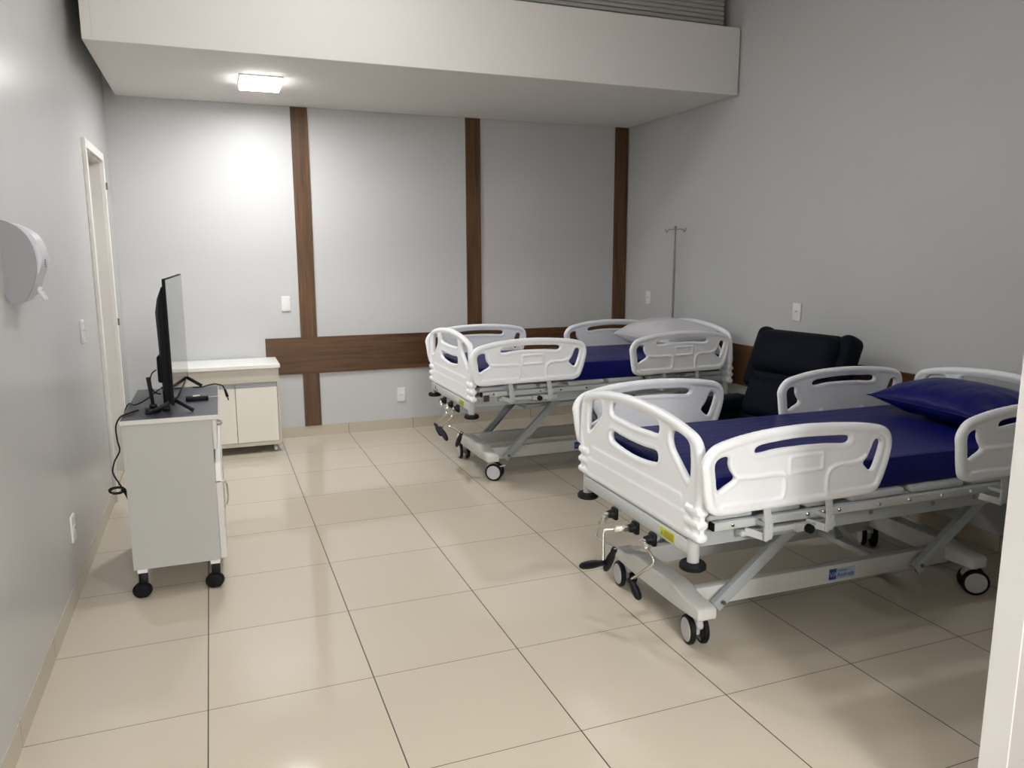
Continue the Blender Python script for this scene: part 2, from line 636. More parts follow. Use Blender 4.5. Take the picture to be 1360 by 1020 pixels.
# door: casing, jamb lining, leaf swung into the room behind
dr = empty('door_1', (XL, DY0, 0), kind='structure')
cs = MB()
for y0, y1 in ((DY0 - 0.045, DY0 + 0.01), (DY1 - 0.01, DY1 + 0.045)):
    cs.rbox(0, 0.022, y0 - DY0, y1 - DY0, 0, DZ + 0.045, bev=0.003)
cs.rbox(0, 0.022, 0.01, DY1 - DY0 - 0.01, DZ - 0.01, DZ + 0.045, bev=0.003)
cs.build('door_casing', MT['door'], dr, smooth=False)
jl = MB()
jl.rbox(-0.12, 0.0, 0.0, 0.02, 0, DZ)
jl.rbox(-0.12, 0.0, DY1 - DY0 - 0.02, DY1 - DY0, 0, DZ)
jl.rbox(-0.12, 0.0, 0.02, DY1 - DY0 - 0.02, DZ - 0.02, DZ)
jl.rbox(-0.135, -0.12, 0.0, 0.035, 0, DZ)
jl.build('jamb_lining', MT['door'], dr, smooth=False)
lf = MB()
lf.rbox(-0.74, 0.0, -0.035, 0, 0.01, DZ - 0.03, bev=0.003)
lo = lf.build('door_leaf', MT['door'], dr, smooth=False, loc=(-0.085, DY1 - DY0 - 0.022, 0), rot=(0, 0, math.radians(-22)))
hg = MB()
for z in (2.08, 1.1, 0.25):
    hg.cyl((0.028, DY1 - DY0 + 0.03, z), (0.028, DY1 - DY0 + 0.03, z + 0.05), 0.007)
    hg.rbox(0.020, 0.024, DY1 - DY0 + 0.012, DY1 - DY0 + 0.045, z, z + 0.05)
hg.build('hinge', MT['steel'], dr)
# small room behind the door
ws = MB()
ws.rbox(XL - 1.6, XL - 0.12, DY0 - 0.5, DY0 - 0.42, 0, 2.6)
ws.rbox(XL - 1.6, XL - 0.12, DY1 + 0.42, DY1 + 0.5, 0, 2.6)
ws.rbox(XL - 1.6, XL - 1.5, DY0 - 0.42, DY1 + 0.42, 0, 2.6)
ws.rbox(XL - 1.6, XL - 0.12, DY0 - 0.5, DY1 + 0.5, 2.5, 2.6)
struct('wall_washroom', ws, MT['jamb'])


# ------------------------------------------------------------------ lamps
def ceiling_lamp(loc, strength, w, d, label, tint=(1.0, 0.988, 0.975), group=None):
    t = empty('ceiling_light', loc, label=label, cat='ceiling light')
    MB().rbox(-w / 2, w / 2, -d / 2, d / 2, -0.010, 0.0, bev=0.002).build('lamp_frame', MT['whiteplastic'], t)
    MB().rbox(-w / 2 + 0.006, w / 2 - 0.006, -d / 2 + 0.006, d / 2 - 0.006, -0.042, -0.010, bev=0.004).build('lamp_rim', emit('lamp_rim_glow', tint, 6.0), t)
    MB().rbox(-w / 2 + 0.010, w / 2 - 0.010, -d / 2 + 0.010, d / 2 - 0.010, -0.044, -0.042).build('diffuser', emit('lamp_glow', tint, strength), t)
    return t


ceiling_lamp((0.520, 3.225, 2.835), LAMP_SOFFIT, 0.29, 0.35, 'square white LED panel glowing on the underside of the soffit')
ceiling_lamp((0.90, 1.15, ZC), LAMP_CEIL * 2.56, 0.25, 0.25, 'square white LED panel on the high ceiling in front of the soffit')
ceiling_lamp((0.75, -0.70, ZC), LAMP_CEIL * 1.92, 0.25, 0.25, 'added unseen fill panel on the high ceiling nearest the opening')  # extra panel out of view, added to balance the room brightness
ceiling_lamp((0.45, -3.6, 2.80), FILL_HALL * 0.17, 0.40, 0.40, 'added unseen fill panel on the low hall ceiling just behind the viewer')  # added fill behind the viewer for cart, rails and jamb
ceiling_lamp((0.9, -6.0, 2.80), FILL_HALL, 0.60, 0.60, 'large added fill panel, unseen, on the low hall ceiling far behind the viewer')  # invented far source, lifts camera-facing surfaces and spares the right wall


# ------------------------------------------------------------------ wall plates
def wall_plate(loc, normal, w, h, kind, label, group=None):
    rz = {'-y': 0, '-x': PI / 2 * -1, '+x': PI / 2}[normal]
    name = {'blank': 'blank_wall_plate', 'outlet': 'power_outlet', 'switch': 'light_switch'}[kind]
    t = empty(name, loc, rz, label=label, cat={'blank': 'wall plate', 'outlet': 'outlet', 'switch': 'light switch'}[kind])
    MB().box((0, -0.006, 0), (w, 0.012, h), bev=0.005, seg=3).build('cover_plate', MT['whiteplastic'], t)
    if kind != 'blank':
        MB().box((0, -0.0125, 0), (w * 0.5, 0.005, 0.030), bev=0.002).build('module', MT['whiteplastic'], t)
        b = MB()
        if kind == 'outlet':
            for dx in (-0.009, 0, 0.009):
                b.cyl((dx, -0.0145, 0.0), (dx, -0.0156, 0.0), 0.0028, n=10)
        else:
            b.box((0, -0.0153, 0.004), (0.020, 0.0012, 0.004))
        b.build('contact_hole' if kind == 'outlet' else 'rocker_mark', MT['ink'], t)
    return t


wall_plate((0.700, YB, 1.193), '-y', 0.080, 0.128, 'blank', 'blank white wall plate on the back wall left of the first walnut batten')
wall_plate((1.695, YB, 0.325), '-y', 0.080, 0.130, 'outlet', 'white power outlet low on the back wall under the walnut board')
wall_plate((XR, 3.728, 1.195), '-x', 0.080, 0.125, 'switch', 'small white wall switch on the right wall near the IV pole')
wall_plate((XR, 1.680, 1.198), '-x', 0.085, 0.130, 'switch', 'white wall switch on the right wall above the navy recliner')
wall_plate((XL, 2.052, 1.200), '+x', 0.080, 0.128, 'switch', 'white wall switch on the left wall beside the door')
wall_plate((XL, 1.213, 0.350), '+x', 0.080, 0.128, 'outlet', 'white power outlet low on the left wall beside the TV cart')

# ------------------------------------------------------------------ beds
BW = 0.52


def rail_mesh(flip):
    S = 0.983
    Z = 0.013

    def T(l):
        return [(a * S, b + Z) for a, b in l]
    outer = loop2(T([(0, .845), (.006, .80), (.020, .71), (.034, .670), (.070, .649), (.25, .648), (.5, .650), (.74, .652), (.805, .655), (.843, .672), (.866, .71),
                     (.893, .79), (.903, .85), (.894, .895), (.862, .926), (.80, .943), (.62, .961), (.43, .966), (.25, .956), (.12, .935), (.052, .915), (.018, .885)]), 6)
    slot = loop2(T([(.232, .874), (.34, .881), (.45, .883), (.56, .881), (.668, .875), (.684, .881), (.686, .899), (.67, .907), (.56, .914), (.45, .917), (.34, .912), (.243, .900), (.229, .889)]), 5)
    hl = loop2(T([(.054, .835), (.058, .855), (.075, .868), (.105, .872), (.117, .866), (.118, .84), (.128, .815), (.146, .79), (.145, .780), (.105, .757), (.076, .742), (.067, .748), (.060, .79)]), 5)
    hr = loop2(T([(.812, .878), (.832, .880), (.846, .868), (.842, .835), (.826, .785), (.812, .755), (.802, .750), (.775, .768), (.760, .785), (.765, .798), (.785, .822), (.797, .848)]), 5)
    b = MB()
    b.prism(outer, [slot, hl, hr], -0.011, 0.011)
    def ring(l, d, r, y=0.0, n=12):
        b.tube([(p[0], y, p[1]) for p in offset_loop(l, d)], r, n=n, closed=True)
    ring(outer, 0.019, 0.0195)
    ring(slot, -0.0125, 0.0145)
    ring(hl, -0.0115, 0.0135)
    ring(hr, -0.0115, 0.0135)
    # moulded ridges on the outer face
    def ridge(pts, r=0.0065, y=-0.0125, closed=False):
        q = catmull([(a * S, y, c + Z) for a, c in pts], 6, closed)
        b.tube(q, r, n=8, closed=closed)
    ridge([(.150, .788), (.24, .783), (.33, .783), (.366, .775), (.372, .76), (.372, .71), (.366, .69), (.35, .684), (.2, .682), (.09, .682)], 0.008)
    ridge([(.84, .700), (.80, .684), (.70, .682), (.60, .682), (.582, .69), (.578, .715), (.582, .76), (.60, .783), (.635, .792), (.70, .792), (.745, .802), (.77, .82)], 0.008)
    ridge([(.395, .785), (.397, .838), (.470, .846), (.552, .846), (.555, .785), (.47, .777)], 0.0048, closed=True) if False else None
    for a0, c0, a1, c1 in ((.395, .783, .395, .845), (.395, .845, .552, .848), (.552, .848, .552, .787), (.552, .787, .395, .783)):
        ridge([(a0, c0), ((a0 + a1) / 2, (c0 + c1) / 2), (a1, c1)], 0.0060)
    # inner face: two hinge bosses and a grip bar
    for u in (.30, .60):
        b.cyl((u * S, 0.008, .728), (u * S, 0.030, .728), 0.020, 0.014, n=16)
    b.box((.45 * S, 0.012, .718), (.10, 0.014, .020), bev=0.004)
    if flip:
        bmesh.ops.scale(b.bm, vec=(1, -1, 1), verts=b.bm.verts)
        bmesh.ops.reverse_faces(b.bm, faces=b.bm.faces)
    return voxel_mesh(b, 'side_rail', MT['bedplastic'], 0.0042, 4)


def board_mesh():
    Z = 0.012

    def sym(l):
        return l + [(-a, c) for a, c in reversed(l)]
    half = [(0.0, .998), (.15, .992), (.30, .976), (.42, .952), (.478, .932), (.510, .895), (.522, .84), (.532, .76), (.534, .705), (.520, .66), (.512, .60), (.508, .55), (.48, .528), (.25, .526), (0.0, .526)]
    right = [(a, c + Z) for a, c in half]
    outer = loop2(right + [(-a, c) for a, c in reversed(right[1:-1])], 6)

    def L(l):
        return loop2([(a, c + Z) for a, c in l], 5)
    up_ = L([(-.205, .885), (-.1, .876), (0, .873), (.1, .876), (.205, .885), (.212, .90), (.208, .928), (.195, .938), (.1, .946), (0, .949), (-.1, .946), (-.195, .938), (-.208, .928), (-.212, .90)])
    lo_ = L([(-.205, .765), (-.12, .748), (0, .741), (.12, .748), (.205, .765), (.212, .78), (.208, .803), (.195, .810), (.1, .804), (0, .802), (-.1, .804), (-.195, .810), (-.208, .803), (-.212, .78)])
    sr = [(.300, .905), (.308, .920), (.36, .922), (.415, .910), (.436, .893), (.446, .85), (.450, .785), (.447, .758), (.436, .752), (.40, .778), (.345, .822), (.312, .850), (.299, .875)]
    srr = L(sr)
    sll = L([(-a, c) for a, c in sr])
    b = MB()
    b.prism(outer, [up_, lo_, srr, sll], -0.012, 0.012)

    def ring(l, d, r, n=12):
        b.tube([(p[0], 0, p[1]) for p in offset_loop(l, d)], r, n=n, closed=True)
    ring(outer, 0.021, 0.0205)
    ring(up_, -0.0135, 0.0150)
    ring(lo_, -0.0135, 0.0150)
    ring(srr, -0.0135, 0.0150)
    ring(sll, -0.0135, 0.0150)
    # lower slab and the stacked corner buffers
    b.rbox(-.46, .46, -0.0185, 0.0185, .545, .640, bev=0.004)
    b.rbox(-.40, .40, -0.0160, 0.0160, .640, .700, bev=0.004)
    for s in (-1, 1):
        for z in (.560, .610, .660):
            b.box((s * .482, 0, z), (.108, .050, .032), bev=.012, seg=3)
        b.rbox(s * .522, s * .530, -.010, .010, .54, .70)
    bmesh.ops.rotate(b.bm, cent=(0, 0, 0), matrix=Matrix.Rotation(PI / 2, 3, 'Z'), verts=b.bm.verts)
    return voxel_mesh(b, 'bed_board', MT['bedplastic'], 0.0046, 4)


RAIL_F, RAIL_B, BOARD = rail_mesh(False), rail_mesh(True), board_mesh()


def bed_caster(bed, x, y, ang, braked=False):
    """twin-wheel caster: grey fork with two tyred discs"""
    R = 0.0625
    c = MB()
    c.cyl((0, 0, 0.105), (0, 0, 0.165), 0.016)
    c.box((0.012, 0, 0.100), (0.075, 0.034, 0.055), rot=(0, 0.35, 0), bev=0.014, seg=3)
    c.box((0.028, 0, 0.070), (0.040, 0.030, 0.060), rot=(0, 0.15, 0), bev=0.010, seg=3)
    c.cyl((0.030, -0.034, R), (0.030, 0.034, R), 0.010)
    co = c.build('caster', MT['castergrey'], bed, loc=(x, y, 0), rot=(0, 0, ang))
    for s in (-1, 1):
        w = MB()
        w.lathe([(0.050, s * 0.018), (R - 0.004, s * 0.018), (R, s * 0.022), (R, s * 0.036), (R - 0.005, s * 0.041), (0.050, s * 0.041)], (0.030, 0, R), 'Y', 36)
        wo = w.build('wheel', MT['rubber'], co)
        h = MB()
        h.lathe([(0.0, s * 0.018), (0.051, s * 0.018), (0.051, s * 0.040), (0.047, s * 0.044), (0.0, s * 0.046)], (0.030, 0, R), 'Y', 36)
        h.build('hub_cap', MT['castergrey'], co)
    if braked:
        MB().box((0.085, 0, 0.105), (0.05, 0.022, 0.008), rot=(0, -0.3, 0), bev=0.003).build('brake_pedal', MT['bedlight'], co)
    return co


def cross_member(bx, x, sgn, by):
    """moulded base end: flat feet over the casters, raised arch between"""
    prof = [(-.37, .142), (-.37, .186), (-.355, .198), (-.275, .199), (-.235, .206), (-.185, .222), (-.14, .226), (.14, .226), (.185, .222), (.235, .206), (.275, .199),
            (.355, .198), (.37, .186), (.37, .142), (.25, .136), (.16, .132), (-.16, .132), (-.25, .136)]
    b = MB()
    b.prism([(p[0], p[1]) for p in prof], [], -0.045, 0.045, plane='YZ')
    bmesh.ops.remove_doubles(b.bm, verts=b.bm.verts, dist=1e-5)
    ed = [e for e in b.bm.edges if len(e.link_faces) == 2 and e.calc_face_angle(0) > 0.9]
    bmesh.ops.bevel(b.bm, geom=ed, offset=0.009, segments=3, profile=0.5, affect='EDGES')
    for s in (-1, 1):
        b.cyl((0, s * .315, .197), (0, s * .315, .2005), 0.008, n=12)
    return b.build('base_cross_member', MT['basewhite'], bx, loc=(x, by, 0), ang=50)


def make_bed(origin, yaw, dz, base_dx, base_dy, linkx, casters, label, cranks, near):
    bed = empty('hospital_bed', (origin[0], origin[1], 0), yaw, label=label, cat='hospital bed')
    L = 2.15
    Zs = dz
    # boards
    link('footboard', BOARD, bed, (0.0, 0, Zs))
    link('headboard', BOARD, bed, (L, 0, Zs))
    # rails with their brackets
    for side, me in ((-1, RAIL_F), (1, RAIL_B)):
        for x0 in (-0.040 + 0.0, 1.208):
            r = link('side_rail', me, bed, (x0, side * 0.565, Zs))
            for u in (.295, .59):
                k = MB()
                s = side
                k.bar((u, 0, .70), (u + .015, s * 0.004, .585), 0.034, 0.006)
                k.bar((u + .015, s * 0.004, .600), (u + .020, -s * 0.004, .532), 0.038, 0.010)
                k.bar((u + .020, -s * 0.002, .538), (u - .035, -s * 0.075, .552), 0.030, 0.006)
                k.cyl((u + .018, s * 0.010, .585), (u + .018, -s * 0.09, .585), 0.009)
                k.build('rail_bracket', MT['bedlight'], r)
    # deck: moulded sections on side tubes
    for (a, b_) in ((.06, .27), (.345, .50), (.53, .67), (.755, 1.05), (1.09, 1.39), (1.44, 1.72), (1.76, 2.10)):
        d = MB()
        d.rbox(a, b_, -.475, .475, .600 + Zs, .632 + Zs, bev=0.012, seg=3)
        d.build('deck_section', MT['bedlight'], bed)
    for s in (-1, 1):
        t = MB()
        t.rbox(.08, 2.10, s * .478 - .016, s * .478 + .016, .566 + Zs, .599 + Zs, bev=0.003)
        to = t.build('deck_side_tube', MT['bedlight'], bed)
        for x in (.16, .52, .60, .68, 1.05 - .16, 1.055, 1.24, 1.41, 1.60, 1.9):
            bo = MB()
            bo.cyl((x, s * .494, .583 + Zs), (x, s * .500, .583 + Zs), .009, .006, n=12)
            bo.build('bolt', MT['chrome'], to)
        MB().rbox(.072, .079, s * .478 - .015, s * .478 + .015, .567 + Zs, .598 + Zs).build('end_cap', MT['rubber'], to)
    # main frame
    for s in (-1, 1):
        t = MB()
        t.rbox(.02, L - .02, s * .425 - .02, s * .425 + .02, .490 + Zs, .560 + Zs, bev=0.004)
        mo = t.build('frame_side_beam', MT['bedmetal'], bed)
        for x in (.32, .90, 1.25, 1.5):
            MB().cyl((x, s * .445, .530 + Zs), (x, s * .448, .530 + Zs), .010, n=12).build('bolt', MT['steel'], mo)
    t = MB()
    t.rbox(.45, .64, -.522, -.494, .525 + Zs, .556 + Zs, bev=0.003)
    t.rbox(.20, .50, -.50, -.46, .530 + Zs, .552 + Zs, bev=0.003)
    t.build('lock_slide', MT['bedlight'], bed)
    k = MB()
    k.cyl((.50, -.52, .538 + Zs), (.50, -.545, .538 + Zs), .019, .017, n=20, bev=0.003)
    k.build('release_knob', MT['rubber'], bed)
    for xe, sx in ((0.0, -1), (L, 1)):
        t = MB()
        t.rbox(xe - .020, xe + .020, -.465, .465, .477 + Zs, .530 + Zs, bev=0.004)
        e = t.build('end_rail', MT['bedlight'], bed)
        for s in (-1, 1):
            p = MB()
            p.cyl((xe + .004, s * .468, .440 + Zs), (xe + .004, s * .468, .560 + Zs), .0235, n=24, bev=0.002)
            po = p.build('corner_post', MT['bedlight'], bed)
            d = MB()
            d.lathe([(0, .418), (.046, .418), (.052, .423), (.052, .437), (.046, .445), (.026, .447), (0, .447)], (xe + .004, s * .468, Zs), 'Z', 32)
            d.build('buffer_disc', MT['rubber'], po)
    # dark slot between end rail and board
    MB().rbox(-.008, .008, -.44, .44, .530 + Zs, .545 + Zs).build('board_seat', MT['bedmetal'], bed)
    # cross tubes, crank screws and lifting levers under the deck
    for x in (.30, .62, 1.07, 1.45, 1.80):
        MB().rbox(x - .02, x + .02, -.41, .41, .505 + Zs, .545 + Zs, bev=0.003).build('frame_cross_tube', MT['bedmetal'], bed)
    for y, x1 in ((.16, .95), (-.01, 1.6), (-.20, .75)):
        MB().cyl((.02, y, .455 + Zs), (x1, y, .475 + Zs), .013, n=16).build('crank_screw', MT['bedmetal'], bed)
    MB().bar((.55, 0.0, .40 + Zs), (1.25, 0.0, .47 + Zs), .05, .28, bev=0.01).build('lift_carriage', MT['bedmetal'], bed)
    MB().tube(catmull([(1.10, -.10, .46 + Zs), (1.15, -.12, .41 + Zs), (1.20, -.11, .425 + Zs), (1.26, -.10, .42 + Zs), (1.27, -.10, .46 + Zs)], 6, False), .0035).build('spring_wire', MT['steel'], bed)
    # base
    bx, by = base_dx, base_dy
    x0b, x1b = 0.125 + bx, 1.640 + bx
    for s, yb_ in ((-1, -.19), (1, .29)):
        t = MB()
        t.rbox(x0b + .02, x1b - .02, yb_ + by - .022, yb_ + by + .022, .118, .205, bev=0.004)
        bo = t.build('base_long_beam', MT['basewhite'], bed)
        if s < 0:
            # maker's label on the long beam
            xl = 0.895 if near else 0.885
            yl = s * .19 + by - .0225
            pl = MB()
            pl.rbox(xl + .042, xl + .150, yl - .0006, yl, .135, .187)
            po = pl.build('maker_label', MT['labelpale'], bo)
            MB().rbox(xl, xl + .042, yl - .0006, yl, .135, .187).build('label_square', MT['labelblue'], bo)
            t1 = link('label_letters', text_mesh('VA', 0.034, MT['labelpale']), bo, (xl + .003, yl - .0009, .148), (PI / 2, 0, 0))
            t2 = link('label_text', text_mesh('Andrade', 0.029, MT['labelblue']), bo, (xl + .046, yl - .0009, .144), (PI / 2, 0, 0))
            t3 = link('label_text', text_mesh('hospitalar', 0.014, MT['labelblue']), bo, (xl + .050, yl - .0009, .171), (PI / 2, 0, 0))
    cross_member(bed, x0b, -1, by)
    cross_member(bed, x1b, 1, by)
    for (cx, cy, ang, br) in casters:
        bed_caster(bed, x0b if cx == 0 else x1b, cy * .305 + by, ang, br)
    # parallel lift links
    for off in (0.0, 1.125):
        for s in (-1, 1):
            ys_ = -.242 if s < 0 else .340
            b0 = Vector((linkx[0] + off, ys_ + by, .150))
            b1 = Vector((linkx[1] + off, ys_ + s * .01 + by, .500 + dz))
            d = (b1 - b0).normalized()
            t = MB()
            p0, p1 = b0 - d * .035, b1 + d * .02
            t.bar(p0 + Vector((0, s * .013, 0)), p1 + Vector((0, s * .013, 0)), .052, .004, bev=.001)
            t.bar(p0, p1, .046, .004, bev=.001) if False else None
            nrm = Vector((-d.z, 0, d.x))
            t.bar(p0 + nrm * .024, p1 + nrm * .024, .004, .030, bev=.001)
            t.bar(p0 - nrm * .024, p1 - nrm * .024, .004, .030, bev=.001)
            lo = t.build('lift_link', MT['bedmetal'], bed)
            for bb in (b0, b1):
                MB().cyl(bb + Vector((0, -.03, 0)), bb + Vector((0, .03, 0)), .009, n=12).build('pivot_bolt', MT['steel'], lo)
    # lift levers in the middle of the base
    t = MB()
    t.bar((1.28, by + .14, .150), (1.14, by + .06, .44 + dz), .045, .014)
    t.bar((1.30, by + .02, .160), (1.16, by + .06, .29 + dz), .022, .012)
    t.build('lift_lever', MT['bedmetal'], bed)
    MB().rbox(1.25, 1.31, by - .17, by + .27, .135, .165, bev=.004).build('base_cross_bar', MT['basewhite'], bed)
    # cranks
    for (ys, joint, path, grip0, grip1) in cranks:
        c = MB()
        c.box((-.026, ys, .450), (.022, .050, .058), bev=.010)
        c.cyl((-.035, ys, .450), (-.062, ys, .450), .022, .017, n=16)
        co = c.build('crank', MT['blackplastic'], bed, loc=(0, 0, dz))
        j = MB()
        j.bar((-.060, ys, .450), joint, .028, .028, bev=.007)
        j.cyl(Vector(joint) + Vector((0, -.018, 0)), Vector(joint) + Vector((0, .018, 0)), .009, n=12)
        d0 = (Vector(path[0]) - Vector(joint)).normalized()
        j.bar(joint, Vector(joint) + d0 * .042, .028, .022, bev=.006)
        j.build('universal_joint', MT['chrome'], co)
        pts = [Vector(joint) + d0 * .02] + [Vector(p) for p in path]
        dense = []
        for i in range(len(pts) - 1):
            for q in range(8):
                dense.append(pts[i].lerp(pts[i + 1], q / 8))
        dense.append(pts[-1])
        for _ in range(2):
            dense = [dense[0]] + [(dense[i - 1] + dense[i] * 2 + dense[i + 1]) / 4 for i in range(1, len(dense) - 1)] + [dense[-1]]
        MB().tube(dense, .0066, n=12).build('crank_rod', MT['chrome'], co)
        g0, g1 = Vector(grip0), Vector(grip1)
        g = MB()
        n = 12
        rr = [.012, .014, .0125, .0145, .0165, .018, .0185, .0185, .018, .017, .0155, .010]
        g.tube([g0.lerp(g1, i / (n - 1)) for i in range(n)], rr, n=14)
        g.build('crank_grip', MT['blackplastic'], co)
    # stickers on the end rail
    st = MB()
    st.rbox(-.0206, -.0200, -.372, -.262, .484 + dz, .524 + dz)
    so = st.build('warning_sticker', MT['yellow'], bed)
    ln = MB()
    for i in range(4):
        ln.rbox(-.0211, -.0206, -.362, -.292, .490 + i * .0075 + dz, .4925 + i * .0075 + dz)
    ln.build('sticker_print', MT['ink'], so)
    tr = MB()
    tr.prism([(-.266, .492 + dz), (-.288, .492 + dz), (-.277, .514 + dz)], [], -.0211, -.0206, plane='YZ')
    tr.build('sticker_triangle', MT['green'], so)
    if not near:
        mk = MB()
        mk.rbox(-.0206, -.0200, .345, .365, .492 + dz, .520 + dz)
        mk.rbox(-.0206, -.0200, .29, .34, .490 + dz, .497 + dz)
        mk.build('frame_marking', MT['ink'], bed)
        MB().rbox(.085, .125, -.503, -.497, .535 + dz, .58 + dz).build('cardboard_shim', MT['brown'], bed)
    return bed


NEAR_CRANKS = [
    (.125, (-.085, .108, .446), [(-.120, .133, .347), (-.150, -.122, .386)], (-.150, -.118, .390), (-.170, -.074, .278)),
    (-.070, (-.100, -.098, .465), [(-.180, -.065, .457), (-.190, -.090, .332)], (-.185, -.100, .325), (-.245, .017, .270)),
    (-.215, (-.070, -.220, .441), [(-.085, -.340, .405), (-.110, -.186, .268)], (-.108, -.182, .272), (-.120, -.282, .231)),
]
FAR_CRANKS = [
    (.085, (-.070, .045, .438), [(-.085, -.180, .412), (-.120, .036, .279)], (-.118, .040, .284), (-.125, -.139, .235)),
    (-.085, (-.075, -.130, .443), [(-.095, -.350, .415), (-.130, -.142, .289)], (-.128, -.138, .294), (-.140, -.334, .246)),
    (-.245, (-.070, -.270, .443), [(-.095, -.190, .322), (-.030, -.350, .285)], (-.032, -.345, .290), (-.035, -.230, .165)),
]
NEAR_O, NEAR_YAW = (1.783, 0.078), -0.0221
FAR_O, FAR_YAW, FAR_DZ = (1.747, 2.735), 0.0056, 0.060
near_bed = make_bed(NEAR_O, NEAR_YAW, 0.0, 0.01, -0.025, (.285, .71),
                    [(0, -1, math.radians(80), False), (0, 1, math.radians(84), False), (1, -1, math.radians(-33), False), (1, 1, math.radians(60), False)],
                    'white hospital bed nearest the camera, blue pillow at its head', NEAR_CRANKS, True)
far_bed = make_bed(FAR_O, FAR_YAW, FAR_DZ, 0.04, -0.105, (.325, .735),
                   [(0, -1, math.radians(-35), True), (0, 1, math.radians(86), False), (1, -1, math.radians(-20), False), (1, 1, math.radians(60), False)],
                   'white hospital bed farther back along the walnut board, white pillow at its head', FAR_CRANKS, False)


def bed_world(O, yaw, p):
    c, s = math.cos(yaw), math.sin(yaw)
    return (O[0] + c * p[0] - s * p[1], O[1] + s * p[0] + c * p[1], p[2])


def mattress(O, yaw, dz, label, seed):
    L, W, H = 2.06, 0.90, 0.130
    b = bmesh.new()
    bmesh.ops.create_cube(b, size=1.0)
    bmesh.ops.scale(b, vec=(L, W, H), verts=b.verts)
    bmesh.ops.bevel(b, geom=list(b.edges), offset=0.014, segments=3, profile=0.5, affect='EDGES')
    bmesh.ops.subdivide_edges(b, edges=[e for e in b.edges if e.calc_length() > 0.2], cuts=26, use_grid_fill=True)
    for v in b.verts:
        n_ = noise.noise(Vector((v.co.x * 2.2 + seed, v.co.y * 4, seed)))
        if v.co.z > H / 2 - 0.012:
            v.co.z += n_ * 0.004
        if abs(v.co.y) > W / 2 - 0.012:
            v.co.y += n_ * 0.003
    m = MB()
    m._merge(b)
    # seam welt round the top edge
    o = m.build('mattress', MT['bluevinyl'], None, loc=bed_world(O, yaw, (1.075, 0, 0.6325 + dz + H / 2)), rot=(0, 0, yaw), label=label, cat='mattress', ang=45)
    w = MB()
    hx, hy = L / 2 - .006, W / 2 - .006
    ring = []
    for cx, cy, a0 in ((hx - .03, hy - .03, 0), (-hx + .03, hy - .03, 90), (-hx + .03, -hy + .03, 180), (hx - .03, -hy + .03, 270)):
        for q in range(6):
            a = math.radians(a0 + q * 18)
            ring.append((cx + .03 * math.cos(a), cy + .03 * math.sin(a), H / 2 - .003))
    w.tube(ring, .0035, n=6, closed=True)
    w.build('piping', MT['bluevinyl'], o)
    return o


mattress(NEAR_O, NEAR_YAW, 0.0, 'royal blue vinyl mattress on the bed nearest the camera', 1.0)
mattress(FAR_O, FAR_YAW, FAR_DZ, 'royal blue vinyl mattress on the farther bed, creased near its foot', 5.0)


def pillow(loc, rot, L, W, H, mat, label, seed, wr=0.006, sink=0.35, full=0.62):
    """L along local y, W along local x; pinched corners, fuller middle"""
    n = 48
    b = bmesh.new()
    grid = {}
    for side in (1, -1):
        for i in range(n + 1):
            for j in range(n + 1):
                u, v = i / n * 2 - 1, j / n * 2 - 1
                edge = i in (0, n) or j in (0, n)
                if edge and side == -1:
                    grid[(side, i, j)] = grid[(1, i, j)]
                    continue
                pin = 1 - 0.085 * (1 - v * v) * u * u
                pin2 = 1 - 0.06 * (1 - u * u) * v * v
                x = u * W / 2 * pin
                y = v * L / 2 * pin2
                h = max(0.0, (1 - abs(u) ** 2.3)) ** full * max(0.0, (1 - abs(v) ** 2.6)) ** full
                z = side * H / 2 * h
                if side == -1:
                    z *= 1 - sink
                nn = noise.noise(Vector((x * 9 + seed, y * 9, side * 3.1)))
                rad = max(abs(u), abs(v))
                fold = math.sin((math.atan2(v, u) + seed) * 14) * rad ** 6 * (1 - rad) * 5
                z += side * (nn * wr * (0.3 + rad) + fold * wr) * min(1, h * 3)
                grid[(side, i, j)] = b.verts.new((x, y, z))
    for side in (1, -1):
        for i in range(n):
            for j in range(n):
                q = [grid[(side, i, j)], grid[(side, i + 1, j)], grid[(side, i + 1, j + 1)], grid[(side, i, j + 1)]]
                if side == -1:
                    q.reverse()
                b.faces.new(q)
    m = MB()
    ringp = []
    for i in range(n + 1):
        ringp.append(grid[(1, i, 0)].co.copy())
    for j in range(1, n + 1):
        ringp.append(grid[(1, n, j)].co.copy())
    for i in range(n - 1, -1, -1):
        ringp.append(grid[(1, i, n)].co.copy())
    for j in range(n - 1, 0, -1):
        ringp.append(grid[(1, 0, j)].co.copy())
    m._merge(b)
    o = m.build('pillow', mat, None, loc=loc, rot=rot, label=label, cat='pillow', ang=60)
    MB().tube(ringp, .0028, n=6, closed=True).build('seam', mat, o)
    return o


p = bed_world(NEAR_O, NEAR_YAW, (1.885, -0.005, 0.861))
pillow(p, (0, math.radians(-3), NEAR_YAW - 0.04), 0.76, 0.48, 0.215, MT['bluevinyl'], 'shiny royal blue pillow at the head of the nearest bed', 2.0, sink=0.12)
p = bed_world(FAR_O, FAR_YAW, (1.86, -0.035, 0.950))
pf = pillow(p, (0, math.radians(-3), 0.03), 0.80, 0.54, 0.27, MT['whitevinyl'], 'plump white pillow at the head of the farther bed', 7.0, wr=0.010, sink=0.1, full=0.48)

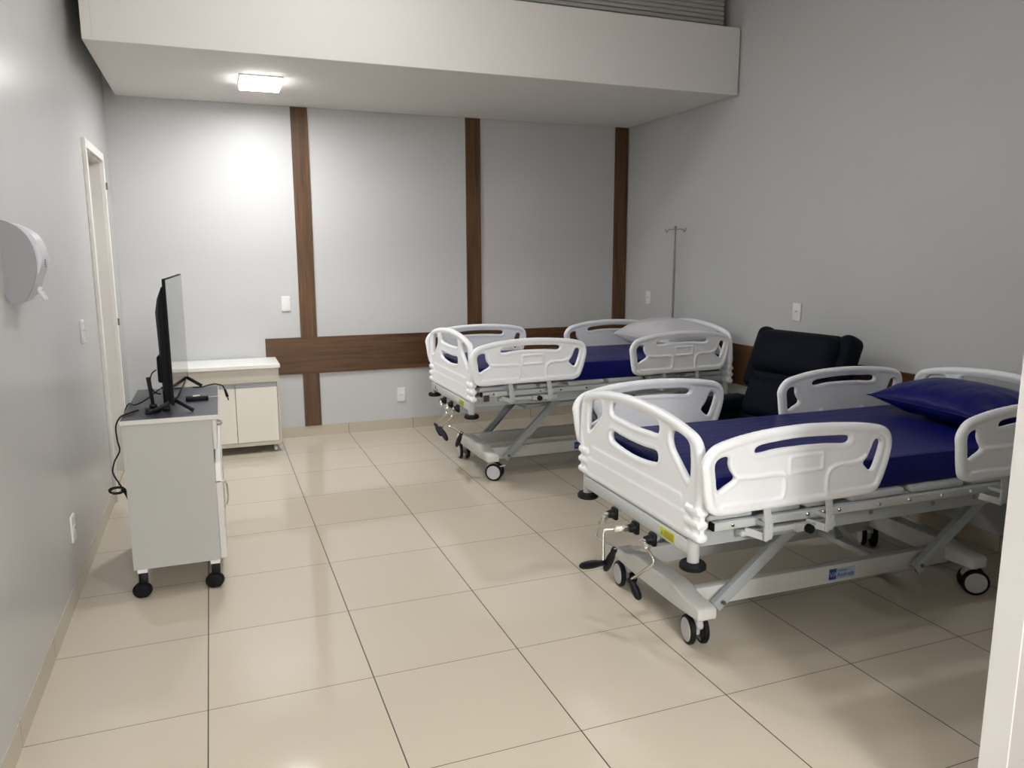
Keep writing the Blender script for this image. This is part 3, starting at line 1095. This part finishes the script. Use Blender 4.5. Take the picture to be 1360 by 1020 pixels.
# ------------------------------------------------------------------ IV pole
iv = empty('iv_pole', (3.965, 3.172, 0.45), label='thin steel IV pole with two hooks at the head of the farther bed', cat='IV pole')
MB().cyl((0, 0, 0.0), (0, 0, 1.20), 0.0105, n=16).build('lower_tube', MT['steel'], iv)
MB().cyl((0, 0, 1.18), (0, 0, 1.395), 0.0078, n=16).sphere((0, 0, 1.395), 0.013, n=12).build('upper_tube', MT['steel'], iv)
for s in (-1, 1):
    MB().tube(catmull([(0, 0, 1.375), (0.0, s * .06, 1.378), (0, s * .115, 1.372), (0, s * .138, 1.352), (0, s * .152, 1.360), (0, s * .165, 1.385)], 6, False), 0.0042, n=8).build('hook', MT['steel'], iv)
MB().cyl((0, 0, 0), (0, 0, 0.09), 0.017, n=16).build('socket_sleeve', MT['bedmetal'], iv)

# ------------------------------------------------------------------ recliner
rc = empty('recliner', (3.42, 1.20, 0), math.radians(8), label='navy blue upholstered recliner against the right wall between the two beds', cat='armchair')


def cushion(c, size, rot=(0, 0, 0), bev=0.06, seg=5):
    return MB().box(c, size, rot, bev=bev, seg=seg)


# local: faces -x, back towards +x
tilt = math.radians(22)
bk = MB()
bk.box((.22, 0.0, .75), (.17, .64, .74), (0, tilt, 0), bev=.07, seg=6)
bk.build('backrest', MT['navyleather'], rc, ang=60)
MB().box((.245, 0.0, .955), (.19, .66, .30), (0, tilt, 0), bev=.085, seg=6).build('head_cushion', MT['navyleather'], rc, ang=60)
MB().box((.12, 0.0, .66), (.15, .54, .27), (0, tilt, 0), bev=.06, seg=6).build('lumbar_cushion', MT['navyleather'], rc, ang=60)
for s in (-1, 1):
    MB().box((.285, s * .33, .90), (.16, .12, .44), (0, tilt, 0), bev=.055, seg=5).build('back_wing', MT['navyleather'], rc, ang=60)
MB().box((-.20, 0, .40), (.58, .55, .18), bev=.06, seg=5).build('seat', MT['navyleather'], rc, ang=60)
MB().box((-.05, 0, .20), (.62, .66, .24), bev=.02).build('seat_base', MT['navyleather'], rc)
MB().box((-.50, 0, .26), (.08, .53, .34), (0, math.radians(6), 0), bev=.035, seg=4).build('footrest', MT['navyleather'], rc, ang=60)
for s in (-1, 1):
    a = MB()
    a.box((-.10, s * .365, .34), (.66, .13, .48), bev=.04, seg=4)
    a.box((-.12, s * .365, .60), (.62, .17, .10), bev=.045, seg=5)
    a.build('armrest', MT['navyleather'], rc, ang=60)
for x in (-.32, .22):
    for y in (-.28, .28):
        MB().cyl((x, y, 0), (x, y, .09), .022, .028, n=16).build('leg', MT['rubber'], rc)

# ------------------------------------------------------------------ base cabinet at the back wall
cb = empty('base_cabinet', (-0.13, 3.72, 0), label='cream two-door base cabinet with a white top against the back wall', cat='cabinet')
CW, CD = .705, .44
t = MB()
t.rbox(0, .018, 0, CD, .065, .705)
t.rbox(CW - .018, CW, 0, CD, .065, .705)
t.rbox(.018, CW - .018, 0, CD, .065, .095)
t.rbox(.018, CW - .018, CD - .01, CD, .095, .705)
t.rbox(.018, CW - .018, .0, CD - .01, .59, .705)
t.build('body', MT['cabbody'], cb, smooth=False)
MB().rbox(-.012, CW + .012, -.015, CD + .012, .705, .735, bev=.003).build('worktop', MT['cabtop'], cb, smooth=False)
for a, b_ in ((.021, .358), (.362, CW - .021)):
    d = MB().rbox(a, b_, -.004, .014, .099, .552, bev=.0015).build('door', MT['cabdoor'], cb, smooth=False)
    MB().rbox(a, b_, .004, .020, .5535, .588, bev=.002).rbox(a, b_, -.006, .006, .5535, .562, bev=.002).build('handle', MT['alu'], d, smooth=False)
    MB().rbox(a, b_, .0205, .024, .5525, .5895).build('door_gap', MT['dark'], d, smooth=False)
for x in (.05, CW - .05):
    for y in (.05, CD - .05):
        c = MB()
        c.rbox(x - .02, x + .02, y - .02, y + .02, .060, .065)
        c.cyl((x, y, .045), (x, y, .062), .009)
        c.rbox(x - .016, x + .016, y - .013, y + .013, .026, .048, bev=.004)
        co = c.build('caster', MT['castergrey'], cb)
        MB().cyl((x - .013, y - .008, .022), (x + .013, y - .008, .022), .022, n=20, bev=.003).build('wheel', MT['castergrey'], co)

# ------------------------------------------------------------------ TV cart
ct = empty('tv_cart', (-0.32, 1.09, 0), math.radians(-0.5), label='grey and white wheeled cart with a dark top carrying the television', cat='cart')
W_, D_, H_ = .405, .86, .87      # x, y, height
t = MB()
t.rbox(0, W_ - .018, 0, .018, .145, .848)
t.rbox(0, W_ - .018, D_ - .018, D_, .145, .848)
t.rbox(0, .012, .018, D_ - .018, .145, .848)
t.rbox(.012, W_ - .018, .018, D_ - .018, .145, .163)
t.rbox(.012, W_ - .018, .018, D_ - .018, .60, .616)
t.build('body', MT['cartside'], ct, smooth=False)
MB().rbox(W_ - .017, W_ + .008, .003, D_ - .003, .540, .632, bev=.0015).build('lower_drawer', MT['cabtop'], ct, smooth=False)
tp = MB().rbox(-.006, W_ + .015, -.008, D_ + .008, .848, .8695, bev=.002).build('top_board', MT['cartfront'], ct, smooth=False)
MB().rbox(-.003, W_ + .012, -.003, D_ + .003, .8695, .8705).build('top_surface', MT['darktop'], ct, smooth=False)
for a, b_ in ((.003, D_ / 2 - .002), (D_ / 2 + .002, D_ - .003)):
    d = MB().rbox(W_ - .017, W_ + .002, a, b_, .700, .845, bev=.0015).build('drawer', MT['cartfront'], ct, smooth=False)
    yc = (a + b_) / 2
    if a > .1:      # far half: plain fronts without pulls
        MB().rbox(W_ - .017, W_ + .012, a, b_, .150, .535, bev=.0015).build('front_panel', MT['cartfront'], ct, smooth=False)
        continue
    MB().tube(catmull([(W_ + .002, yc - .05, .785), (W_ + .016, yc - .04, .785), (W_ + .022, yc, .785), (W_ + .016, yc + .04, .785), (W_ + .002, yc + .05, .785)], 6, False), .006, n=10).build('drawer_handle', MT['chrome'], d)
    d = MB().rbox(W_ - .017, W_ + .012, a, b_, .150, .535, bev=.0015).build('door', MT['cartfront'], ct, smooth=False)
    yh = b_ - .05 if a < .1 else a + .05
    if a < .1:
        yh = .06
    MB().tube(catmull([(W_ + .012, yh, .525), (W_ + .026, yh, .515), (W_ + .033, yh, .46), (W_ + .026, yh, .405), (W_ + .012, yh, .395)], 6, False), .005, n=10).build('door_handle', MT['chrome'], d)
for x in (.035, W_ - .045):
    for y in (.035, D_ - .035):
        c = MB()
        c.rbox(x - .022, x + .022, y - .022, y + .022, .122, .145)
        co = c.build('caster', MT['cabtop'], ct, smooth=False)
        f = MB()
        f.rbox(x - .020, x + .020, y - .020, y + .014, .060, .122, bev=.004)
        f.build('fork', MT['blackplastic'], co)
        w = MB()
        w.cyl((x - .018, y - .030, .036), (x - .008, y + .004, .036), .036, n=28, bev=.004)
        w.cyl((x - .004, y - .034, .036), (x + .006, y + .000, .036), .034, n=28, bev=.004)
        w.build('wheel', MT['rubber'], co)

# ------------------------------------------------------------------ television
TVA = math.radians(-2.3)
tv = empty('television', (-0.092, 1.140, 0.8705), TVA, label='slim black flat television standing on the wheeled cart, seen nearly edge on', cat='television')
TL, TZ0, TZ1 = 0.955, 0.045, 0.640
t = MB()
t.rbox(-.014, .000, 0, TL, TZ0, TZ1, bev=.003)
t.build('panel', MT['tvback'], tv)
MB().rbox(.000, .0012, .006, TL - .006, TZ0 + .016, TZ1 - .006).build('screen', MT['screen'], tv, smooth=False)
# rear housing, thicker in its middle
b = bmesh.new()
prof = [(.60, .016), (.545, .038), (.48, .050), (.30, .046), (.16, .046), (.09, .040), (.06, .020)]
ys = [(.02, .6), (.10, 1), (TL - .10, 1), (TL - .02, .6)]
rows = [[b.verts.new((-.012 - d * f, y, z)) for z, d in prof] for y, f in ys]
base = [[b.verts.new((-.012, y, z)) for z, d in prof] for y, f in ys]
for i in range(3):
    for j in range(len(prof) - 1):
        b.faces.new((rows[i][j], rows[i][j + 1], rows[i + 1][j + 1], rows[i + 1][j]))
    b.faces.new((base[i][0], rows[i][0], rows[i + 1][0], base[i + 1][0]))
    b.faces.new((rows[i][-1], base[i][-1], base[i + 1][-1], rows[i + 1][-1]))
for i in (0, 3):
    for j in range(len(prof) - 1):
        b.faces.new((rows[i][j], rows[i][j + 1], base[i][j + 1], base[i][j]))
bmesh.ops.recalc_face_normals(b, faces=b.faces)
m = MB()
m._merge(b)
m.box((-.060, TL * .5, .25), (.022, .50, .20), bev=.008)
m.box((-.055, .12, .21), (.030, .10, .13), bev=.010)
m.build('rear_housing', MT['tvback'], tv, ang=25)
for y in (.075, TL - .14):
    f = MB()
    f.bar((-.008, y, .058), (-.118, y - .018, .006), .018, .012, bev=.003)
    f.bar((.000, y, .058), (.080, y - .018, .006), .018, .012, bev=.003)
    f.bar((-.118, y - .018, .006), (-.135, y - .018, .004), .016, .007, bev=.002)
    f.build('foot', MT['blackplastic'], tv)
MB().rbox(-.060, -.040, .13, .16, .02, .10, bev=.003).rbox(-.066, -.034, .12, .17, .0, .02, bev=.003).build('rear_support', MT['blackplastic'], tv)

# indoor antenna beside the set
an = empty('tv_antenna', (-.192, 1.262, .8705), label='small black upright antenna on a square foot behind the television', cat='antenna')
MB().box((0, 0, .012), (.070, .070, .022), (0, 0, .2), bev=.007).box((0, 0, .030), (.036, .036, .022), bev=.010).build('foot', MT['blackplastic'], an)
MB().cyl((0, 0, .03), (-.012, 0, .17), .008, .0105, n=16, bev=.003).build('mast', MT['blackplastic'], an)
# black box with a thin rod lying in front of the screen
rm = empty('black_adapter', (.000, 1.500, .8705), math.radians(3), label='flat black adapter with a silver rod lying in front of the screen', cat='adapter')
MB().rbox(-.055, .055, -.022, .022, .0, .026, bev=.005).build('case', MT['blackplastic'], rm)
MB().rbox(-.020, .014, -.0225, .012, .0262, .0268).build('silver_print', MT['chrome'], rm)
MB().cyl((.053, .0, .013), (.100, .0, .013), .0035, n=12).build('rod', MT['steel'], rm)

# cables
def cable(name, pts, r, label, cat='cable', plug=None):
    o = MB().tube(catmull(pts, 8, False), r, n=8).build(name, MT['cable'], None, label=label, cat=cat)
    return o


T0 = .8705
pc = cable('power_cable', [(-.030, 1.90, T0 + .006), (.02, 1.89, T0 + .006), (.05, 1.90, T0 + .012), (.085, 1.91, T0 + .016), (.110, 1.88, T0 + .016), (.130, 1.87, T0 + .010), (.142, 1.86, T0 - .016)], .0035,
           'thin black cable hanging over the front edge of the cart with a loose plug')
MB().cyl((.141, 1.86, T0 - .012), (.152, 1.84, T0 - .050), .0065, .0085, n=12).cyl((.152, 1.84, T0 - .050), (.156, 1.835, T0 - .070), .0035, n=8).build('plug', MT['blackplastic'], pc)
cable('signal_cable', [(-.165, 1.25, T0 + .205), (-.185, 1.24, T0 + .19), (-.195, 1.24, T0 + .14), (-.18, 1.24, T0 + .10), (-.155, 1.26, T0 + .085)], .003,
      'short black cable looping out behind the lower back of the television')
cable('antenna_cable', [(-.155, 1.27, T0 + .11), (-.185, 1.30, T0 + .085), (-.225, 1.34, T0 + .05), (-.285, 1.42, T0 + .012), (-.322, 1.50, T0 + .004), (-.345, 1.52, T0 - .04), (-.352, 1.45, T0 - .16),
                        (-.350, 1.40, T0 - .30)], .0032, 'black cable running from the television over the back edge of the cart')
hc = cable('mains_lead', [(-.262, 1.30, T0 + .006), (-.30, 1.24, T0 + .005), (-.330, 1.16, T0 + .002), (-.345, 1.13, T0 - .03), (-.343, 1.12, T0 - .10), (-.338, 1.125, T0 - .145), (-.365, 1.13, T0 - .20),
                          (-.375, 1.13, T0 - .25), (-.350, 1.13, T0 - .31), (-.335, 1.13, T0 - .345)], .0036, 'black lead hanging down behind the cart to a tied coil')
co_ = []
for k in range(30):
    a = k / 30 * 2 * PI * 3
    co_.append((-.365 + .032 * math.cos(a) * (1 + .15 * math.sin(a * .7)), 1.135 + .006 * math.sin(a * .33), T0 - .335 + .014 * math.sin(a) - .006 * (k / 30)))
cl = MB().tube(catmull(co_, 3, False), .003, n=6)
cl.tube(catmull([(-.338, 1.13, T0 - .34), (-.325, 1.14, T0 - .38), (-.318, 1.14, T0 - .405), (-.325, 1.14, T0 - .36), (-.332, 1.13, T0 - .335)], 6, False), .004, n=6)
cl.sphere((-.338, 1.13, T0 - .338), .012, n=10)
cl.build('coil', MT['cable'], hc)

# ------------------------------------------------------------------ towel dispenser on the left wall
dp = empty('towel_dispenser', (XL, 0.455, 1.448), label='white curved paper dispenser with grey side mounted on the left wall', cat='paper dispenser')


def dprof(dx, dz, grow=0.0):
    pts = [(0, 0.035 - grow), (.012, .006 - grow), (.035, -.004 - grow), (.055, .006 - grow), (.078, .035), (.098 + grow, .080), (.106 + grow, .125), (.102 + grow, .170), (.088 + grow, .210), (.062, .240 + grow), (.03, .258 + grow), (0, .266 + grow)]
    return [(a + dx, c * 1.12 + dz) for a, c in pts]


def smooth_open(pts, n=5):
    q = catmull([(a, c) for a, c in pts], n, False)
    return [(p.x, p.y) for p in q]


MB().prism(smooth_open(dprof(0, 0)), [], 0.0, 0.012).build('side_panel', MT['dispgrey'], dp, ang=50)
MB().prism(smooth_open([(a * .94, c * .965 + .005) for a, c in dprof(0, 0)]), [], 0.012, 0.20).build('housing', MT['dispwhite'], dp, ang=50)
MB().prism(smooth_open([(a * 1.0, c * .82 + .045) for a, c in dprof(0, 0, .004)]), [], 0.075, 0.215).build('front_cover', MT['dispwhite'], dp, ang=50)
MB().box((.088, .16, .026), (.016, .032, .052), (0, math.radians(-28), 0), bev=.006).box((.066, .16, .048), (.05, .028, .014), bev=.004).build('release_lever', MT['dispwhite'], dp)
pr = MB()
for i in range(4):
    pr.rbox(.1105, .1115, .135 , .150, .128 + i * .008, .133 + i * .008)
pr.build('logo_print', MT['purple'], dp)
